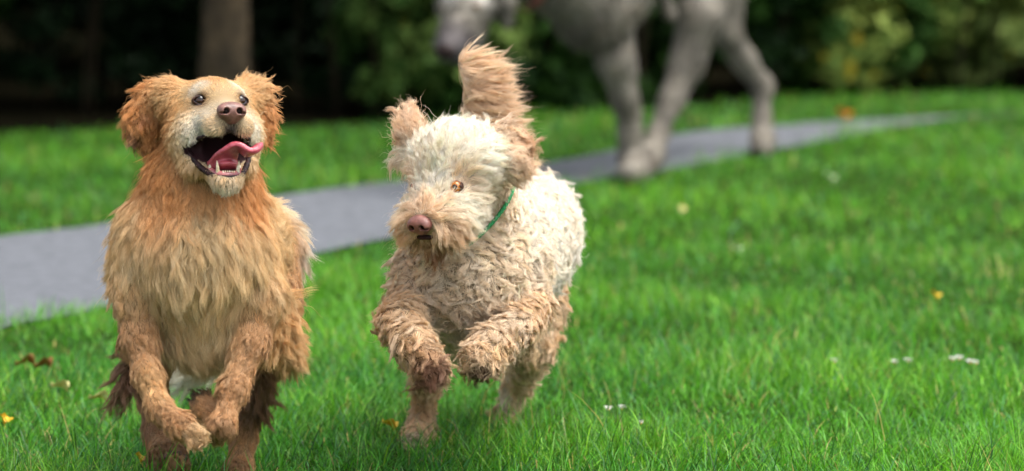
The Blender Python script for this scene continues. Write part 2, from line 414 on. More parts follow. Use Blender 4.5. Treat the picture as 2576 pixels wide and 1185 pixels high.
    # tail, swung low behind, seen between the legs
    b.chain([(640, 620, 11.75, 34), (600, 760, 11.95, 26), (540, 900, 12.0, 24), (470, 940, 12.0, 16)], A(c_wh, .07, LF + DN * .3, .3, .01, .2, .9), .02)
    # colour and length regions
    sp = b.spot
    sp(H(0, -.02, .07), .12, col=c_go, ln=.014); sp(H(0, .05, .05), .035, col=c_or)
    sp(H(-.078, .02, .0), .055, col=c_go, ln=.020, flow=H.dir(-.5, -1, -.6), clump=.8); sp(H(.078, .02, .0), .05, col=c_go, ln=.020, flow=H.dir(.5, -1, -.6), clump=.8)
    sp(H(-.036, .05, .034), .034, col=c_wh * .95, s=.8); sp(H(.036, .05, .034), .034, col=c_wh * .95, s=.8)
    sp(H(0, .06, .045), .022, col=c_go, s=.8)
    sp(H(-.056, .04, -.055), .065, col=c_cr * 1.02, ln=.012); sp(H(.056, .04, -.055), .065, col=c_cr * 1.02, ln=.012); sp(H(-.044, .08, -.058), .075, col=c_wh, ln=.010, s=.9); sp(H(.044, .08, -.058), .075, col=c_wh, ln=.010, s=.9)
    sp(H(0, .10, -.035), .055, col=(c_cr + c_wh) / 2, ln=.007, lift=.15)
    sp(H(0, .07, -.165), .055, col=c_wh * .95, ln=.013, lift=.5, flow=DN, clump=.95)
    sp(H(-.085, -.01, -.02), .055, col=c_or, ln=.028, flow=H.dir(-.4, -1, -.9)); sp(H(.085, -.02, -.02), .055, col=c_or, ln=.028, flow=H.dir(.4, -1, -.9))
    sp(H(-.08, -.02, .05), .05, col=c_go, ln=.026, lift=.4, flow=H.dir(-1, -.6, .3)); sp(H(.08, -.02, .05), .05, col=c_go, ln=.026, lift=.4, flow=H.dir(1, -.6, .3))
    sp(H(0, -.05, .08), .05, ln=.03, lift=.35)
    for s in (-1, 1):
        sp(H(s * .040, .070, .010), .026, ln=.0055, lift=.06, col=srgb(140, 100, 68), s=.95); sp(H(s * .034, .062, .030), .017, col=c_cr, ln=.011, s=.5)
    sp(W(368, 285, 10.90), .026, col=srgb(190, 140, 120), ln=.014)
    sp(W(330, 350, 10.93), .03, col=c_mu, ln=.03)
    sp(W(505, 575, 10.82), .09, col=c_cr * .9, ln=.062, flow=DN + np.array([0, -.3, 0]), clump=.97, s=.8)
    sp(W(420, 520, 10.85), .07, col=c_or, s=.7); sp(W(640, 480, 10.9), .07, col=c_or, s=.7)
    sp(W(500, 880, 10.95), .12, ln=.07, flow=DN + np.array([.15, -.2, 0]), col=c_cr * .85, s=.8)
    sp(W(500, 720, 10.85), .12, ln=.075, s=.8)
    sp(W(285, 650, 11.0), .09, ln=.045, lift=.5, flow=LF + DN * .6, s=.8); sp(W(290, 850, 11.0), .09, ln=.055, lift=.5, flow=LF + DN * .5, s=.8)
    sp(W(318, 960, 10.95), .055, ln=.075, lift=.5, flow=LF * .6 + DN, col=c_mu, clump=.98, s=.95)
    sp(W(745, 620, 11.6), .14, ln=.052, lift=.5, flow=DN - LF * .6, col=c_wh, s=.85)
    sp(W(725, 850, 11.3), .09, ln=.055, lift=.45, flow=DN - LF * .5, col=c_go, s=.8)
    sp(W(690, 1000, 11.5), .05, ln=.04, col=c_mu, clump=.97, s=.8)
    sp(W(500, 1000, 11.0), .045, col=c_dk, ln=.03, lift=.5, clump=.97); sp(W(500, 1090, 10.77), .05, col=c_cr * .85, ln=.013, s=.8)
    sp(W(385, 950, 10.80), .07, col=c_go * 1.05, s=.8); sp(W(560, 1090, 10.84), .05, col=c_mu * 1.3, s=.7)
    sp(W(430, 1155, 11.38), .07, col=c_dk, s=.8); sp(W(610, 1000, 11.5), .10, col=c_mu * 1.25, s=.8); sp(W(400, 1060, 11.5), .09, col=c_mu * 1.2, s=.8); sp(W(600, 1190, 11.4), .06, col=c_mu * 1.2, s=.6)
    sp(H(0, .128, -.050), .028, col=srgb(88, 78, 74), ln=.009, lift=.4, flow=DN, clump=.9)
    V, Q = b.mesh(.0042)
    sk = b.attrs(V)[:, :3] * .42
    inm = (Blob.prim(('c', H(-.058, .042, -.080), H(-.020, .10, -.098), .015, .038), V) < 0) | (Blob.prim(('c', H(.058, .042, -.080), H(.020, .10, -.098), .015, .038), V) < 0) | (Blob.prim(('e', H(0, .085, -.093), np.array([.047, .09, .044]), Frame(H.o, R(17), R(-18)).M()), V) < 0)
    sk[inm] = srgb(44, 22, 24)
    body = mesh_obj('body', V, Q, M_SKIN, col=sk); adopt(body, dog)
    mouth = ('e', H(0, .090, -.093), np.array([.044, .092, .041]), Frame(H.o, R(17), R(-18)).M())
    mc = [('c', H(s * .058, .042, -.080), H(s * .020, .10, -.098), .013, .036, .006, None) for s in (-1, 1)]
    def excl(P):
        m = (Blob.prim(mouth, P) < .003) | (Blob.prim(mc[0], P) < .003) | (Blob.prim(mc[1], P) < .003)
        for s in (-1, 1): m |= Blob.prim(('e', H(s * .040, .066, .010), np.array([.0168, .02, .0088]), H.M()), P) < 0
        m |= np.linalg.norm(P - H(0, .148, -.028), axis=1) < .021
        m |= np.linalg.norm(P - W(442, 1168, 11.30), axis=1) < .024
        return m
    face = lambda P: np.linalg.norm((P - H(0, .03, -.03)), axis=1) < .15
    front = lambda P: np.where(P[:, 1] < 11.35, 1., .55) * np.where(P[:, 2] < .36, 2.3, 1.)
    grow('fur', V, Q, b, 270000, M_FUR, body, 11, excl, clump_n=8500, only=lambda P: front(P) * (1 - .999 * face(P)), rad=.00038, vary=.07, fn=.2, wild=.18, conv=.5)
    grow('face_fur', V, Q, b, 60000, M_FUR, body, 12, excl, clump_n=5200, only=lambda P: face(P) * 1., rad=.00034, K=7, wild=.10, vary=.07, gk=.12, tau=.008, fn=.16)
    # eyes
    gz = H.dir(-.1, 1, .5)
    for s in (-1, 1):
        e = eyeball('eye', H(s * .0395, .0570, .0105), .0136, gz, body, (srgb(6, 5, 5), srgb(48, 27, 17), srgb(110, 105, 115), srgb(14, 9, 8)), .42, .92)
        l = Blob(); l.ell(H(s * .0395, .0600, .0105), (.0178, .0136, .0106), H.M(), None)
        l.ell(H(s * .0400, .075, .0100), (.0148, .03, .0068), H.M(), None, .002, cut=True)
        l.ell(H(s * .0395, .0570, .0105), (.0137,) * 3, H.M(), None, .001, cut=True)
        blob_obj('eyelid', l, .0009, M_LID, body)
    # nose
    H2 = lambda x, y, z: H(x, y, z - .010)
    n = Blob(); n.ell(H2(0, .140, -.014), (.026, .018, .0165), H.M(), None); n.ell(H2(0, .136, -.026), (.017, .016, .016), H.M(), None, .012)
    for s in (-1, 1):
        n.ell(H2(s * .016, .145, -.0175), (.0125, .014, .013), H.M(), None, .008)
        n.ell(H2(s * .0128, .160, -.0185), (.0060, .016, .0060), H.M(), None, .003, cut=True)
        n.ell(H2(s * .0205, .156, -.0225), (.0065, .008, .0022), H.M(), None, .002, cut=True)
    n.cap(H2(0, .160, -.022), H2(0, .152, -.042), .0010, .0010, None); n.p.pop()
    n.cut.append(('c', H2(0, .1595, -.022), H2(0, .1530, -.042), .0012, .0012, .002, None))
    blob_obj('nose', n, .0011, M_NOSE_G, body)
    for s in (-1, 1):
        n = Blob(); n.ell(H2(s * .0128, .146, -.0185), (.0072, .009, .0072), H.M(), None); blob_obj('nostril_shade_plug', n, .0012, M_NOSTRIL_SHADE, body)  # dark plug in each nostril hole, painted as its inner shade
    # mouth parts
    pts = [H(-.020, .126, -.064), H(-.046, .078, -.066), H(-.064, .030, -.072), H(-.050, .053, -.112), H(-.030, .080, -.138), H(-.012, .097, -.147),
           H(.012, .097, -.147), H(.030, .080, -.138), H(.050, .053, -.112), H(.064, .030, -.072), H(.046, .078, -.066), H(.020, .126, -.064)]
    lp = Blob(); q = spline(pts, 40)
    for i in range(len(q) - 1):
        r = .0030 + .0030 * math.sin(math.pi * i / 39) ** 1.5
        lp.cap(q[i], q[i + 1], r, r, None, .004)
    blob_obj('lip', lp, .0014, M_LIP, body)
    gm = Blob(); q = spline([H(-.034, .050, -.118), H(-.024, .080, -.134), H(-.012, .096, -.142), H(.012, .096, -.142), H(.024, .080, -.134), H(.034, .050, -.118)], 18)
    for i in range(len(q) - 1): gm.cap(q[i], q[i + 1], .0062, .0062, None, .004)
    blob_obj('gum', gm, .0014, M_GUM, body)
    def tooth(a, c, r):
        t = Blob(); m = (np.array(a) + c) / 2
        t.cap(a, m, r, r * .72, None, .001); t.cap(m, c, r * .72, r * .18, None, .001)
        blob_obj('tooth', t, .0008, M_TOOTH, body)
    for s in (-1, 1):
        tooth(H(s * .019, .094, -.138), H(s * .022, .100, -.115), .0042)
        for x, y in ((.029, .072), (.034, .056)): tooth(H(s * x, y, -.126), H(s * x, y, -.116), .0040)
    for x in (-.011, -.0066, -.0022, .0022, .0066, .011): tooth(H(x, .100, -.141), H(x, .102, -.134), .0024)
    # tongue : a thick curled ribbon
    mid = spline([H(-.005, .02, -.106), H(-.006, .065, -.114), H(0, .098, -.102), H(.017, .114, -.090), H(.034, .118, -.103), H(.050, .116, -.099), H(.064, .113, -.087)], 34)
    tg = Blob()
    for i in range(len(mid) - 1):
        f = i / 33; wd = .026 * (1 - .55 * f ** 2) * (1 if f < .85 else 1 - (f - .85) * 4.5)
        t = nz(mid[i + 1] - mid[i]); up = nz(H.u - (H.u @ t) * t); sd_ = np.cross(t, up)
        M = np.stack([sd_, t, up])
        tg.ell(mid[i] - up * .002, (max(wd, .005), .006, .0024), M, None, .004)
        tg.ell(mid[i] + sd_ * wd * .8 + up * .003, (.004, .006, .0032), M, None, .005); tg.ell(mid[i] - sd_ * wd * .8 + up * .004, (.004, .006, .0032), M, None, .005)
    tg.ell(H(0, .062, -.120), (.027, .042, .011), H.M(), None, .008)
    blob_obj('tongue', tg, .0013, M_TONGUE, body)
    # pads of the trailing hind paw and claws
    pc = W(442, 1166, 11.325)
    for dx, dz, r in ((0, -.004, .011), (-.018, .012, .0062), (-.007, .019, .0066), (.007, .019, .0066), (.018, .012, .0062)):
        p = Blob(); p.ell(pc + RT * dx + UP * dz, (r, .009, r * 1.05), None, None); blob_obj('paw_pad', p, .0016, M_PAD, body)
    return dog
DM[0] = lambda d: 11.5 - (11.5 - d) * .75
golden()

# ------------------------------------------------------------------ curly cream dog
d_wh = srgb(246, 234, 216); d_cr = srgb(234, 214, 188); d_ta = srgb(230, 200, 168); d_br = srgb(226, 196, 160); d_mu = srgb(96, 66, 48)
def doodle():
    dog = empty('dog', G(1130, 1110), 'curly cream dog with tan ears running with its tail raised, green cord round its neck', 'dog')
    H = Frame(W(1143, 412, 11.42), R(-31), R(-22))
    b = Blob()
    aH = A(d_wh, .034, H.dir(0, -.7, .55), .32, .005, .3, .86)
    aM = A(d_wh * .97, .040, H.dir(0, -.3, -1), .35, .004, .35, .85)
    aB = A(d_cr, .032, DN + BK * .4, .5, .005, 1.3, .99)
    aBk = A(d_wh * .92, .032, DN * .5 + BK, .5, .005, 1.3, .99)
    aL = A(d_br, .028, None, .38, .005, 1.0, .96)
    aE = A(d_ta, .036, DN, .30, .007, .6, .85)
    # torso
    b.chain([(1165, 690, 11.55, 150), (1190, 790, 11.60, 112)], aB, .03, DN)
    b.chain([(1210, 640, 11.65, 165), (1285, 600, 11.95, 150), (1330, 560, 12.25, 118)], aBk, .04, DN * .5 + BK)
    b.chain([(1060, 690, 11.55, 65), (1020, 790, 11.50, 48)], aB, .04); b.chain([(1290, 680, 11.62, 85), (1318, 790, 11.60, 58)], aB, .04)
    b.chain([(1175, 460, 11.52, 100), (1165, 580, 11.58, 120)], aB, .04, DN)
    # head
    b.ell(H(0, -.01, .005), (.090, .088, .070), H.M(), aH, .02)
    b.ell(H(0, .03, -.03), (.062, .07, .055), H.M(), aH, .03)
    b.cap(H(0, .05, -.040), H(0, .128, -.064), .048, .038, aM, .03, H.dir(0, -.5, .3))
    for s in (-1, 1): b.cap(H(s * .028, .06, -.060), H(s * .032, .118, -.078), .042, .036, aM, .02, H.dir(s, -.4, -.7))
    b.cap(H(0, .04, -.095), H(0, .105, -.112), .034, .024, aM, .02, DN + H.dir(0, .2, 0))
    # ears
    b.chain([(1046, 385, 11.46, 34), (1034, 340, 11.46, 26), (1030, 302, 11.47, 23)], aE, .02, UP - RT * .2)
    b.chain([(1038, 350, 11.47, 26), (1022, 400, 11.46, 14)], aE, .02)
    b.chain([(1218, 362, 11.46, 32), (1262, 346, 11.44, 30), (1306, 360, 11.44, 24)], aE, .02, RT * 1 - UP * .3)
    b.chain([(1240, 385, 11.42, 32), (1278, 405, 11.42, 34), (1302, 415, 11.44, 22)], aE, .02, RT * 1 - UP * .6)
    # tail
    b.chain([(1245, 440, 12.1, 60), (1205, 330, 11.95, 24), (1188, 260, 11.88, 18), (1190, 205, 11.87, 17), (1182, 175, 11.87, 17), (1166, 158, 11.87, 13)],
            A(d_ta, .075, RT + UP * .05, .10, .003, .05, .92), .02, RT + UP * .05)
    # front legs
    b.chain([(1030, 780, 11.50, 58), (1004, 815, 11.42, 48), (1040, 870, 11.35, 46), (1078, 925, 11.33, 38), (1085, 945, 11.34, 28)], aL, .02)
    b.chain([(1320, 780, 11.58, 62), (1300, 825, 11.50, 48), (1240, 868, 11.42, 44), (1212, 900, 11.40, 42), (1232, 905, 11.5, 34)], aL, .02)
    # hind legs
    b.chain([(1090, 800, 11.9, 60), (1075, 900, 11.85, 40), (1072, 970, 11.98, 28), (1062, 1050, 12.02, 25), (1052, 1105, 11.97, 29), (1040, 1122, 11.90, 25)], aL, .02)
    b.chain([(1350, 650, 12.15, 72), (1362, 780, 12.05, 55), (1345, 880, 12.0, 40), (1302, 960, 12.25, 30), (1278, 1050, 12.3, 26), (1270, 1085, 12.22, 28)], aL, .02)
    sp = b.spot
    sp(H(.075, .02, .0), .065, col=d_wh, ln=.038, flow=H.dir(1, -.6, -.35)); sp(H(-.075, .02, .0), .065, col=d_wh, ln=.038, flow=H.dir(-1, -.5, -.3)); sp(H(0, .07, .035), .05, col=d_wh, ln=.036, flow=H.dir(.1, .1, 1), lift=.45)
    sp(H(0, .105, .0), .06, col=d_wh, ln=.035, s=.8); sp(H(0, .155, -.055), .058, col=srgb(226, 188, 146), s=.75); sp(H(0, .16, -.045), .03, ln=.018)
    sp(H(-.04, .14, -.075), .055, col=srgb(240, 218, 190), ln=.040, flow=H.dir(-1, -.2, -.9), s=.9); sp(H(.04, .14, -.075), .055, col=srgb(240, 218, 190), ln=.042, flow=H.dir(1, -.2, -.9), s=.9)
    sp(H(0, .12, -.085), .07, col=srgb(226, 192, 152), s=.8); sp(H(0, .13, -.130), .055, col=srgb(150, 108, 78), ln=.042, flow=DN, clump=.97, lift=.5)
    sp(H(-.045, .14, -.09), .05, col=srgb(214, 174, 132), s=.7); sp(H(.045, .14, -.09), .05, col=srgb(214, 174, 132), s=.7)
    for x, y in ((-.03, .150), (-.015, .160), (0, .164), (.015, .160), (.03, .150), (.045, .135)): sp(H(x, y, -.104), .015, col=srgb(84, 54, 40), ln=.016, s=.9)
    sp(H(.052, .075, -.01), .042, col=d_ta * 1.1, s=.7); sp(H(-.052, .075, -.01), .042, col=d_ta * 1.1, s=.7)
    sp(H(.045, .086, -.018), .034, ln=.008, lift=.08, flow=H.dir(.8, -1, -.2)); sp(H(-.042, .088, -.018), .020, ln=.015, lift=.3)
    sp(H(.07, .02, -.06), .07, col=d_cr, ln=.042, flow=H.dir(.5, -.8, -.7), s=.8); sp(H(-.07, .02, -.06), .06, col=d_cr, ln=.035, flow=H.dir(-.5, -.6, -.8), s=.8)
    sp(W(1035, 270, 11.45), .05, col=d_ta * 1.1, flow=UP + RT * -.2); sp(W(1320, 360, 11.45), .06, col=srgb(200, 150, 105), s=.6)
    sp(W(1175, 170, 11.85), .07, col=d_ta * 1.1, ln=.062, flow=RT + UP * .2, s=.8)
    sp(W(1180, 780, 11.45), .14, col=d_cr * .8, s=.6); sp(W(1120, 800, 11.45), .06, col=d_br * .8, s=.4)
    sp(W(1000, 800, 11.4), .06, col=d_br, ln=.03, s=.7); sp(W(1060, 900, 11.3), .08, col=srgb(196, 156, 116), clump=.97, ln=.03, s=.8)
    sp(W(1082, 940, 11.3), .065, col=srgb(120, 80, 58), ln=.04, clump=.98, lift=.45, s=.95); sp(W(1215, 945, 11.38), .045, col=d_mu, ln=.028, clump=.98)
    sp(W(1290, 830, 11.45), .07, col=d_cr * .85, s=.7); sp(W(1350, 650, 12.1), .12, col=d_cr, s=.6)
    sp(W(1330, 900, 12.05), .08, col=d_br * .8, s=.8); sp(W(1265, 1000, 12.25), .05, col=d_wh, s=.8); sp(W(1300, 1040, 12.3), .06, col=d_mu, s=.5)
    sp(W(1060, 1000, 12.0), .08, col=srgb(200, 164, 126), ln=.016, s=.9, curl=.1); sp(W(1030, 1120, 11.9), .06, col=d_cr * .7, ln=.014, s=.8, curl=.1)
    V, Q = b.mesh(.0045)
    body = mesh_obj('body', V, Q, M_SKIN, col=b.attrs(V)[:, :3] * .45); adopt(body, dog)
    NP = H(0, .168, -.068)
    def excl(P):
        m = np.linalg.norm(P - NP, axis=1) < .024
        for s in (-1, 1): m |= Blob.prim(('e', H(s * .045, .090, -.018), np.array([.0165, .02, .0118]), H.M()), P) < 0
        m |= Blob.prim(('e', H(0, .150, -.096), np.array([.030, .03, .0055]), H.M()), P) < 0
        return m
    face = lambda P: np.linalg.norm((P - H(0, .03, -.03)), axis=1) < .15
    front = lambda P: np.where(P[:, 1] < 11.9, 1., .6)
    tail = lambda P: (P @ UP > W(1200, 325, 12.) @ UP) & (P[:, 1] > 11.65)
    grow('tail_fur', V, Q, b, 16000, M_FUR, body, 23, clump_n=900, only=lambda P: tail(P) * 1., rad=.0005, K=10, wild=.06, fn=.06, vary=.09, gk=1.3, grav=RT + UP * .15)
    grow('fur', V, Q, b, 160000, M_FUR, body, 21, excl, clump_n=4000, only=lambda P: front(P) * (1 - .999 * (face(P) | tail(P))), rad=.00048, K=10, wild=.22, gk=.2, vary=.08, conv=.9, fn=.25)
    grow('face_fur', V, Q, b, 42000, M_FUR, body, 22, excl, clump_n=1500, only=lambda P: face(P) * 1., rad=.0004, K=9, wild=.16, gk=.4, vary=.06, fn=.25)
    for s in (-1, 1):
        eyeball('eye', H(s * .0450, .0800, -.018), .0138, H.dir(.42, 1, .4), body, (srgb(8, 7, 6), srgb(168, 104, 42), srgb(120, 80, 60), srgb(40, 18, 10)), .36, .95)
        l = Blob(); l.ell(H(s * .045, .0790, -.018), (.0158, .0146, .0122), H.M(), None)
        l.ell(H(s * .047, .105, -.018), (.0128, .034, .0088), H.M(), None, .002, cut=True); l.ell(H(s * .045, .0800, -.018), (.0139,) * 3, H.M(), None, .001, cut=True)
        blob_obj('eyelid', l, .0009, M_LID, body)
    H2 = lambda x, y, z: H(x, y, z - .016)
    n = Blob(); n.ell(H2(0, .164, -.045), (.0235, .018, .0165), H.M(), None); n.ell(H2(0, .160, -.058), (.015, .015, .014), H.M(), None, .012)
    for s in (-1, 1):
        n.ell(H2(s * .015, .168, -.049), (.0115, .013, .012), H.M(), None, .008)
        n.ell(H2(s * .0116, .182, -.0500), (.0055, .016, .0055), H.M(), None, .003, cut=True); n.ell(H2(s * .019, .178, -.054), (.006, .008, .002), H.M(), None, .002, cut=True)
    n.cut.append(('c', H2(0, .183, -.053), H2(0, .175, -.070), .0011, .0011, .002, None))
    blob_obj('nose', n, .0011, M_NOSE_D, body)
    for s in (-1, 1):
        n = Blob(); n.ell(H2(s * .0116, .168, -.0500), (.0066, .009, .0066), H.M(), None); blob_obj('nostril_shade_plug', n, .0012, M_NOSTRIL_SHADE, body)  # dark plug deepens the hole with painted shade
    q = spline([H2(-.046, .112, -.088), H2(-.018, .152, -.080), H2(0, .158, -.078), H2(.018, .152, -.080), H2(.046, .112, -.088)], 16); lp = Blob()
    for i in range(15): lp.cap(q[i], q[i + 1], .0040, .0040, None, .003)
    blob_obj('lip', lp, .0014, M_LIP, body)
    # green cord collar : braided loop round the neck
    cc = W(1165, 545, 11.55); e1 = W(1264, 528, 11.475) - cc; q3 = W(1203, 618, 11.425) - cc; ax = nz(np.cross(e1, q3)); e2 = nz(np.cross(ax, e1)) * .138
    V2 = []; F2 = []
    for k in range(3):
        path = [cc + (e1 * math.cos(t) + e2 * math.sin(t)) * (1 + .016 * math.cos(t * 28 + k * 2.09)) + ax * .002 * math.sin(t * 28 + k * 2.09) for t in np.linspace(0, 2 * math.pi, 300)]
        v_, f_ = tube(path, [.0026] * 300, 6); o_ = len(V2); V2 += v_; F2 += [tuple(x + o_ for x in q_) for q_ in f_]
    adopt(mesh_obj('collar', V2, F2, M_COLLAR), dog)
    return dog
DM[0] = lambda d: 12.0 - (12.0 - d) * 1.15
doodle()
DM[0] = lambda d: d

# ------------------------------------------------------------------ big grey dog on the path
g_a = srgb(120, 114, 104); g_l = srgb(170, 163, 154); g_d = srgb(84, 76, 70)
def grey():
    dog = empty('dog', G(1620, 430), 'tall grey short-haired dog with a red collar walking along the path', 'dog')
    b = Blob(); aS = A(g_a, .028, BK + DN * .5, .3, .004, .2, .8); aL = A(g_a, .014, None, .3, .002, .2, .7)
    b.chain([(1490, 12, 17.7, 100), (1600, -130, 18.1, 112), (1730, -200, 18.4, 95), (1810, -160, 18.65, 88)], aS, .06, BK)   # barrel
    b.chain([(1480, 55, 17.65, 68), (1540, 0, 17.85, 80)], aS, .05); b.chain([(1340, -70, 17.45, 72), (1450, -20, 17.6, 92)], aS, .06)   # chest, neck
    b.chain([(1240, -50, 17.35, 62), (1300, -70, 17.4, 66)], aS, .05)
    H = Frame(W(1190, -8, 17.3), R(-28), R(-42))
    b.ell(H(0, 0, 0), (.088, .10, .078), H.M(), aS, .03); b.cap(H(0, .07, -.01), H(0, .205, -.02), .062, .045, aS, .04)
    for s in (-1, 1): b.cap(H(s * .022, .12, -.045), H(s * .026, .19, -.055), .035, .028, aS, .02)
    b.cap(H(0, .05, -.065), H(0, .165, -.078), .04, .026, aS, .02)
    for s in (-1, 1):      # hanging ears
        b.cap(H(s * .078, -.02, .045), H(s * .105, .0, -.03), .022, .026, A(g_a, .01, DN), .02); b.cap(H(s * .105, .0, -.03), H(s * .098, .03, -.085), .026, .015, A(g_a, .01, DN), .02)
    # near fore leg + second fore leg beside it
    b.chain([(1530, 50, 17.75, 60), (1545, 150, 17.75, 44), (1572, 250, 17.80, 30), (1585, 340, 17.85, 27), (1592, 400, 17.88, 34), (1600, 428, 17.80, 32), (1578, 436, 17.70, 26)], aL, .03)
    b.chain([(1545, 40, 17.95, 50), (1556, 160, 18.0, 40), (1582, 280, 18.0, 26), (1596, 380, 18.0, 26), (1622, 412, 17.95, 30), (1612, 424, 17.86, 24)], aL, .03)
    # near hind leg, reaching forward
    b.chain([(1785, -80, 18.35, 80), (1762, 40, 18.25, 54), (1728, 160, 18.25, 42), (1690, 250, 18.2, 29), (1655, 340, 18.12, 23), (1640, 392, 18.02, 30), (1622, 402, 17.95, 24)], aL, .03)
    # far hind leg, pushing off behind
    b.chain([(1815, -40, 18.7, 66), (1826, 80, 18.7, 36), (1870, 150, 18.75, 29), (1918, 215, 18.8, 25), (1915, 300, 18.78, 20), (1920, 355, 18.75, 27), (1915, 374, 18.66, 26)], aL, .03)
    b.chain([(1700, -120, 18.2, 40), (1660, -40, 18.2, 20), (1688, 40, 18.15, 15)], aS, .03)
    b.chain([(1840, -190, 18.7, 26), (1930, -220, 19.0, 20), (2000, -180, 19.2, 12)], aS, .03)
    sp = b.spot
    sp(H(-.03, .05, .06), .07, col=g_l * 1.15); sp(H(.05, .04, .03), .06, col=g_l * 1.15); sp(H(0, .2, -.03), .11, col=srgb(84, 78, 82)); sp(H(-.05, .16, -.05), .05, col=g_l)
    sp(W(1480, 110, 17.6), .15, col=g_d, s=.6); sp(W(1585, 428, 17.7), .07, col=g_a, s=.8); sp(W(1645, 415, 17.9), .06, col=srgb(110, 100, 90))
    V, Q = b.mesh(.009); body = mesh_obj('body', V, Q, M_SKIN, col=b.attrs(V, .03)[:, :3] * .9 * (1 + .3 * snoise(V, 30, 5, 3)[:, :1])); adopt(body, dog)
    grow('fur', V, Q, b, 45000, M_FUR, body, 31, clump_n=4000, rad=.0010, K=5, wild=.3, vary=.24, gk=.1, tau=.03)
    n = Blob(); n.ell(H(0, .245, -.012), (.033, .02, .026), H.M(), None)
    for s in (-1, 1): n.ell(H(s * .014, .268, -.016), (.006, .008, .007), H.M(), None, .003, cut=True)
    blob_obj('nose', n, .003, M_DARK, body)
    for s in (-1, 1):
        eyeball('eye', H(s * .052, .078, .028), .015, H.dir(s * .5, 1, .1), body, (srgb(8, 6, 6), srgb(120, 90, 40), srgb(150, 140, 130), srgb(20, 12, 10)))
    ca = W(1318, -60, 17.42); ax = nz(W(1450, -20, 17.6) - W(1240, -50, 17.35)); e1 = nz(np.cross(ax, UP)); e2 = np.cross(ax, e1)
    path = [ca + (e1 * math.cos(t) + e2 * math.sin(t)) * .100 for t in np.linspace(0, 2 * math.pi, 49)]
    V2, F2 = [], []
    for i in range(49):
        for dx, dr in ((-.017, 0), (-.017, .006), (.017, .006), (.017, 0)): V2.append(path[i] + ax * dx + nz(path[i] - ca) * dr)
    F2 = [(i * 4 + k, i * 4 + (k + 1) % 4, i * 4 + 4 + (k + 1) % 4, i * 4 + 4 + k) for i in range(48) for k in range(4)]
    adopt(mesh_obj('collar', V2, F2, M_RED), dog)
    return dog
grey()

# ------------------------------------------------------------------ ground, path, grass
def flat(pts, z): return [(p[0], p[1], z) for p in pts]
M_SOIL = pmat('soil', rough=1, spec=0, noise=(9, srgb(30, 48, 18), srgb(50, 74, 28)), bump=(60, .01))
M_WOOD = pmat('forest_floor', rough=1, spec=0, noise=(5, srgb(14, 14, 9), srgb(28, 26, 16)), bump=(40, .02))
M_PATH = pmat('asphalt', rough=.75, spec=.3, noise=(30, srgb(84, 87, 92), srgb(108, 111, 117)), bump=(300, .003))
nx, ny = 90, 90
gx = np.linspace(-45, 45, nx); gy = np.linspace(-10, 80, ny)
Vg = np.array([(x, y, 0) for y in gy for x in gx]); Fg = np.array([(j * nx + i, j * nx + i + 1, (j + 1) * nx + i + 1, (j + 1) * nx + i) for j in range(ny - 1) for i in range(nx - 1)])
tag(mesh_obj('ground', Vg, Fg, M_SOIL), kind='structure')
edge_l = [G(u, v) for u, v in ((0, 332), (500, 330), (760, 318), (1000, 300), (1400, 288), (1800, 262), (2100, 240), (2576, 226))]
ext0 = edge_l[0] + np.array([-30, -2, 0]); ext1 = edge_l[-1] + np.array([30, 6, 0])
wf = [ext0] + edge_l + [ext1, np.array([45, 79, 0]), np.array([-45, 79, 0])]
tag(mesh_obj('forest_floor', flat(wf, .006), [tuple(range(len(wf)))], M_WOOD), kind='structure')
top = spline([G(u, v) for u, v in ((-700, 730), (-300, 655), (0, 603), (270, 570), (760, 492), (980, 463), (1430, 408), (1700, 345), (1960, 320), (2250, 305), (2480, 295), (2800, 288), (3300, 280))], 70)
bot = spline([G(u, v) for u, v in ((-700, 1110), (-300, 945), (0, 835), (250, 785), (800, 645), (1060, 586), (1430, 475), (1660, 438), (1900, 392), (2100, 356), (2260, 324), (2400, 303), (2480, 297), (2800, 289), (3200, 281))], 70)
Pv = [(p[0], p[1], .010) for p in top] + [(p[0], p[1], .010) for p in bot]
tag(mesh_obj('path', Pv, [(i, 70 + i, 71 + i, i + 1) for i in range(69)], M_PATH), kind='structure')

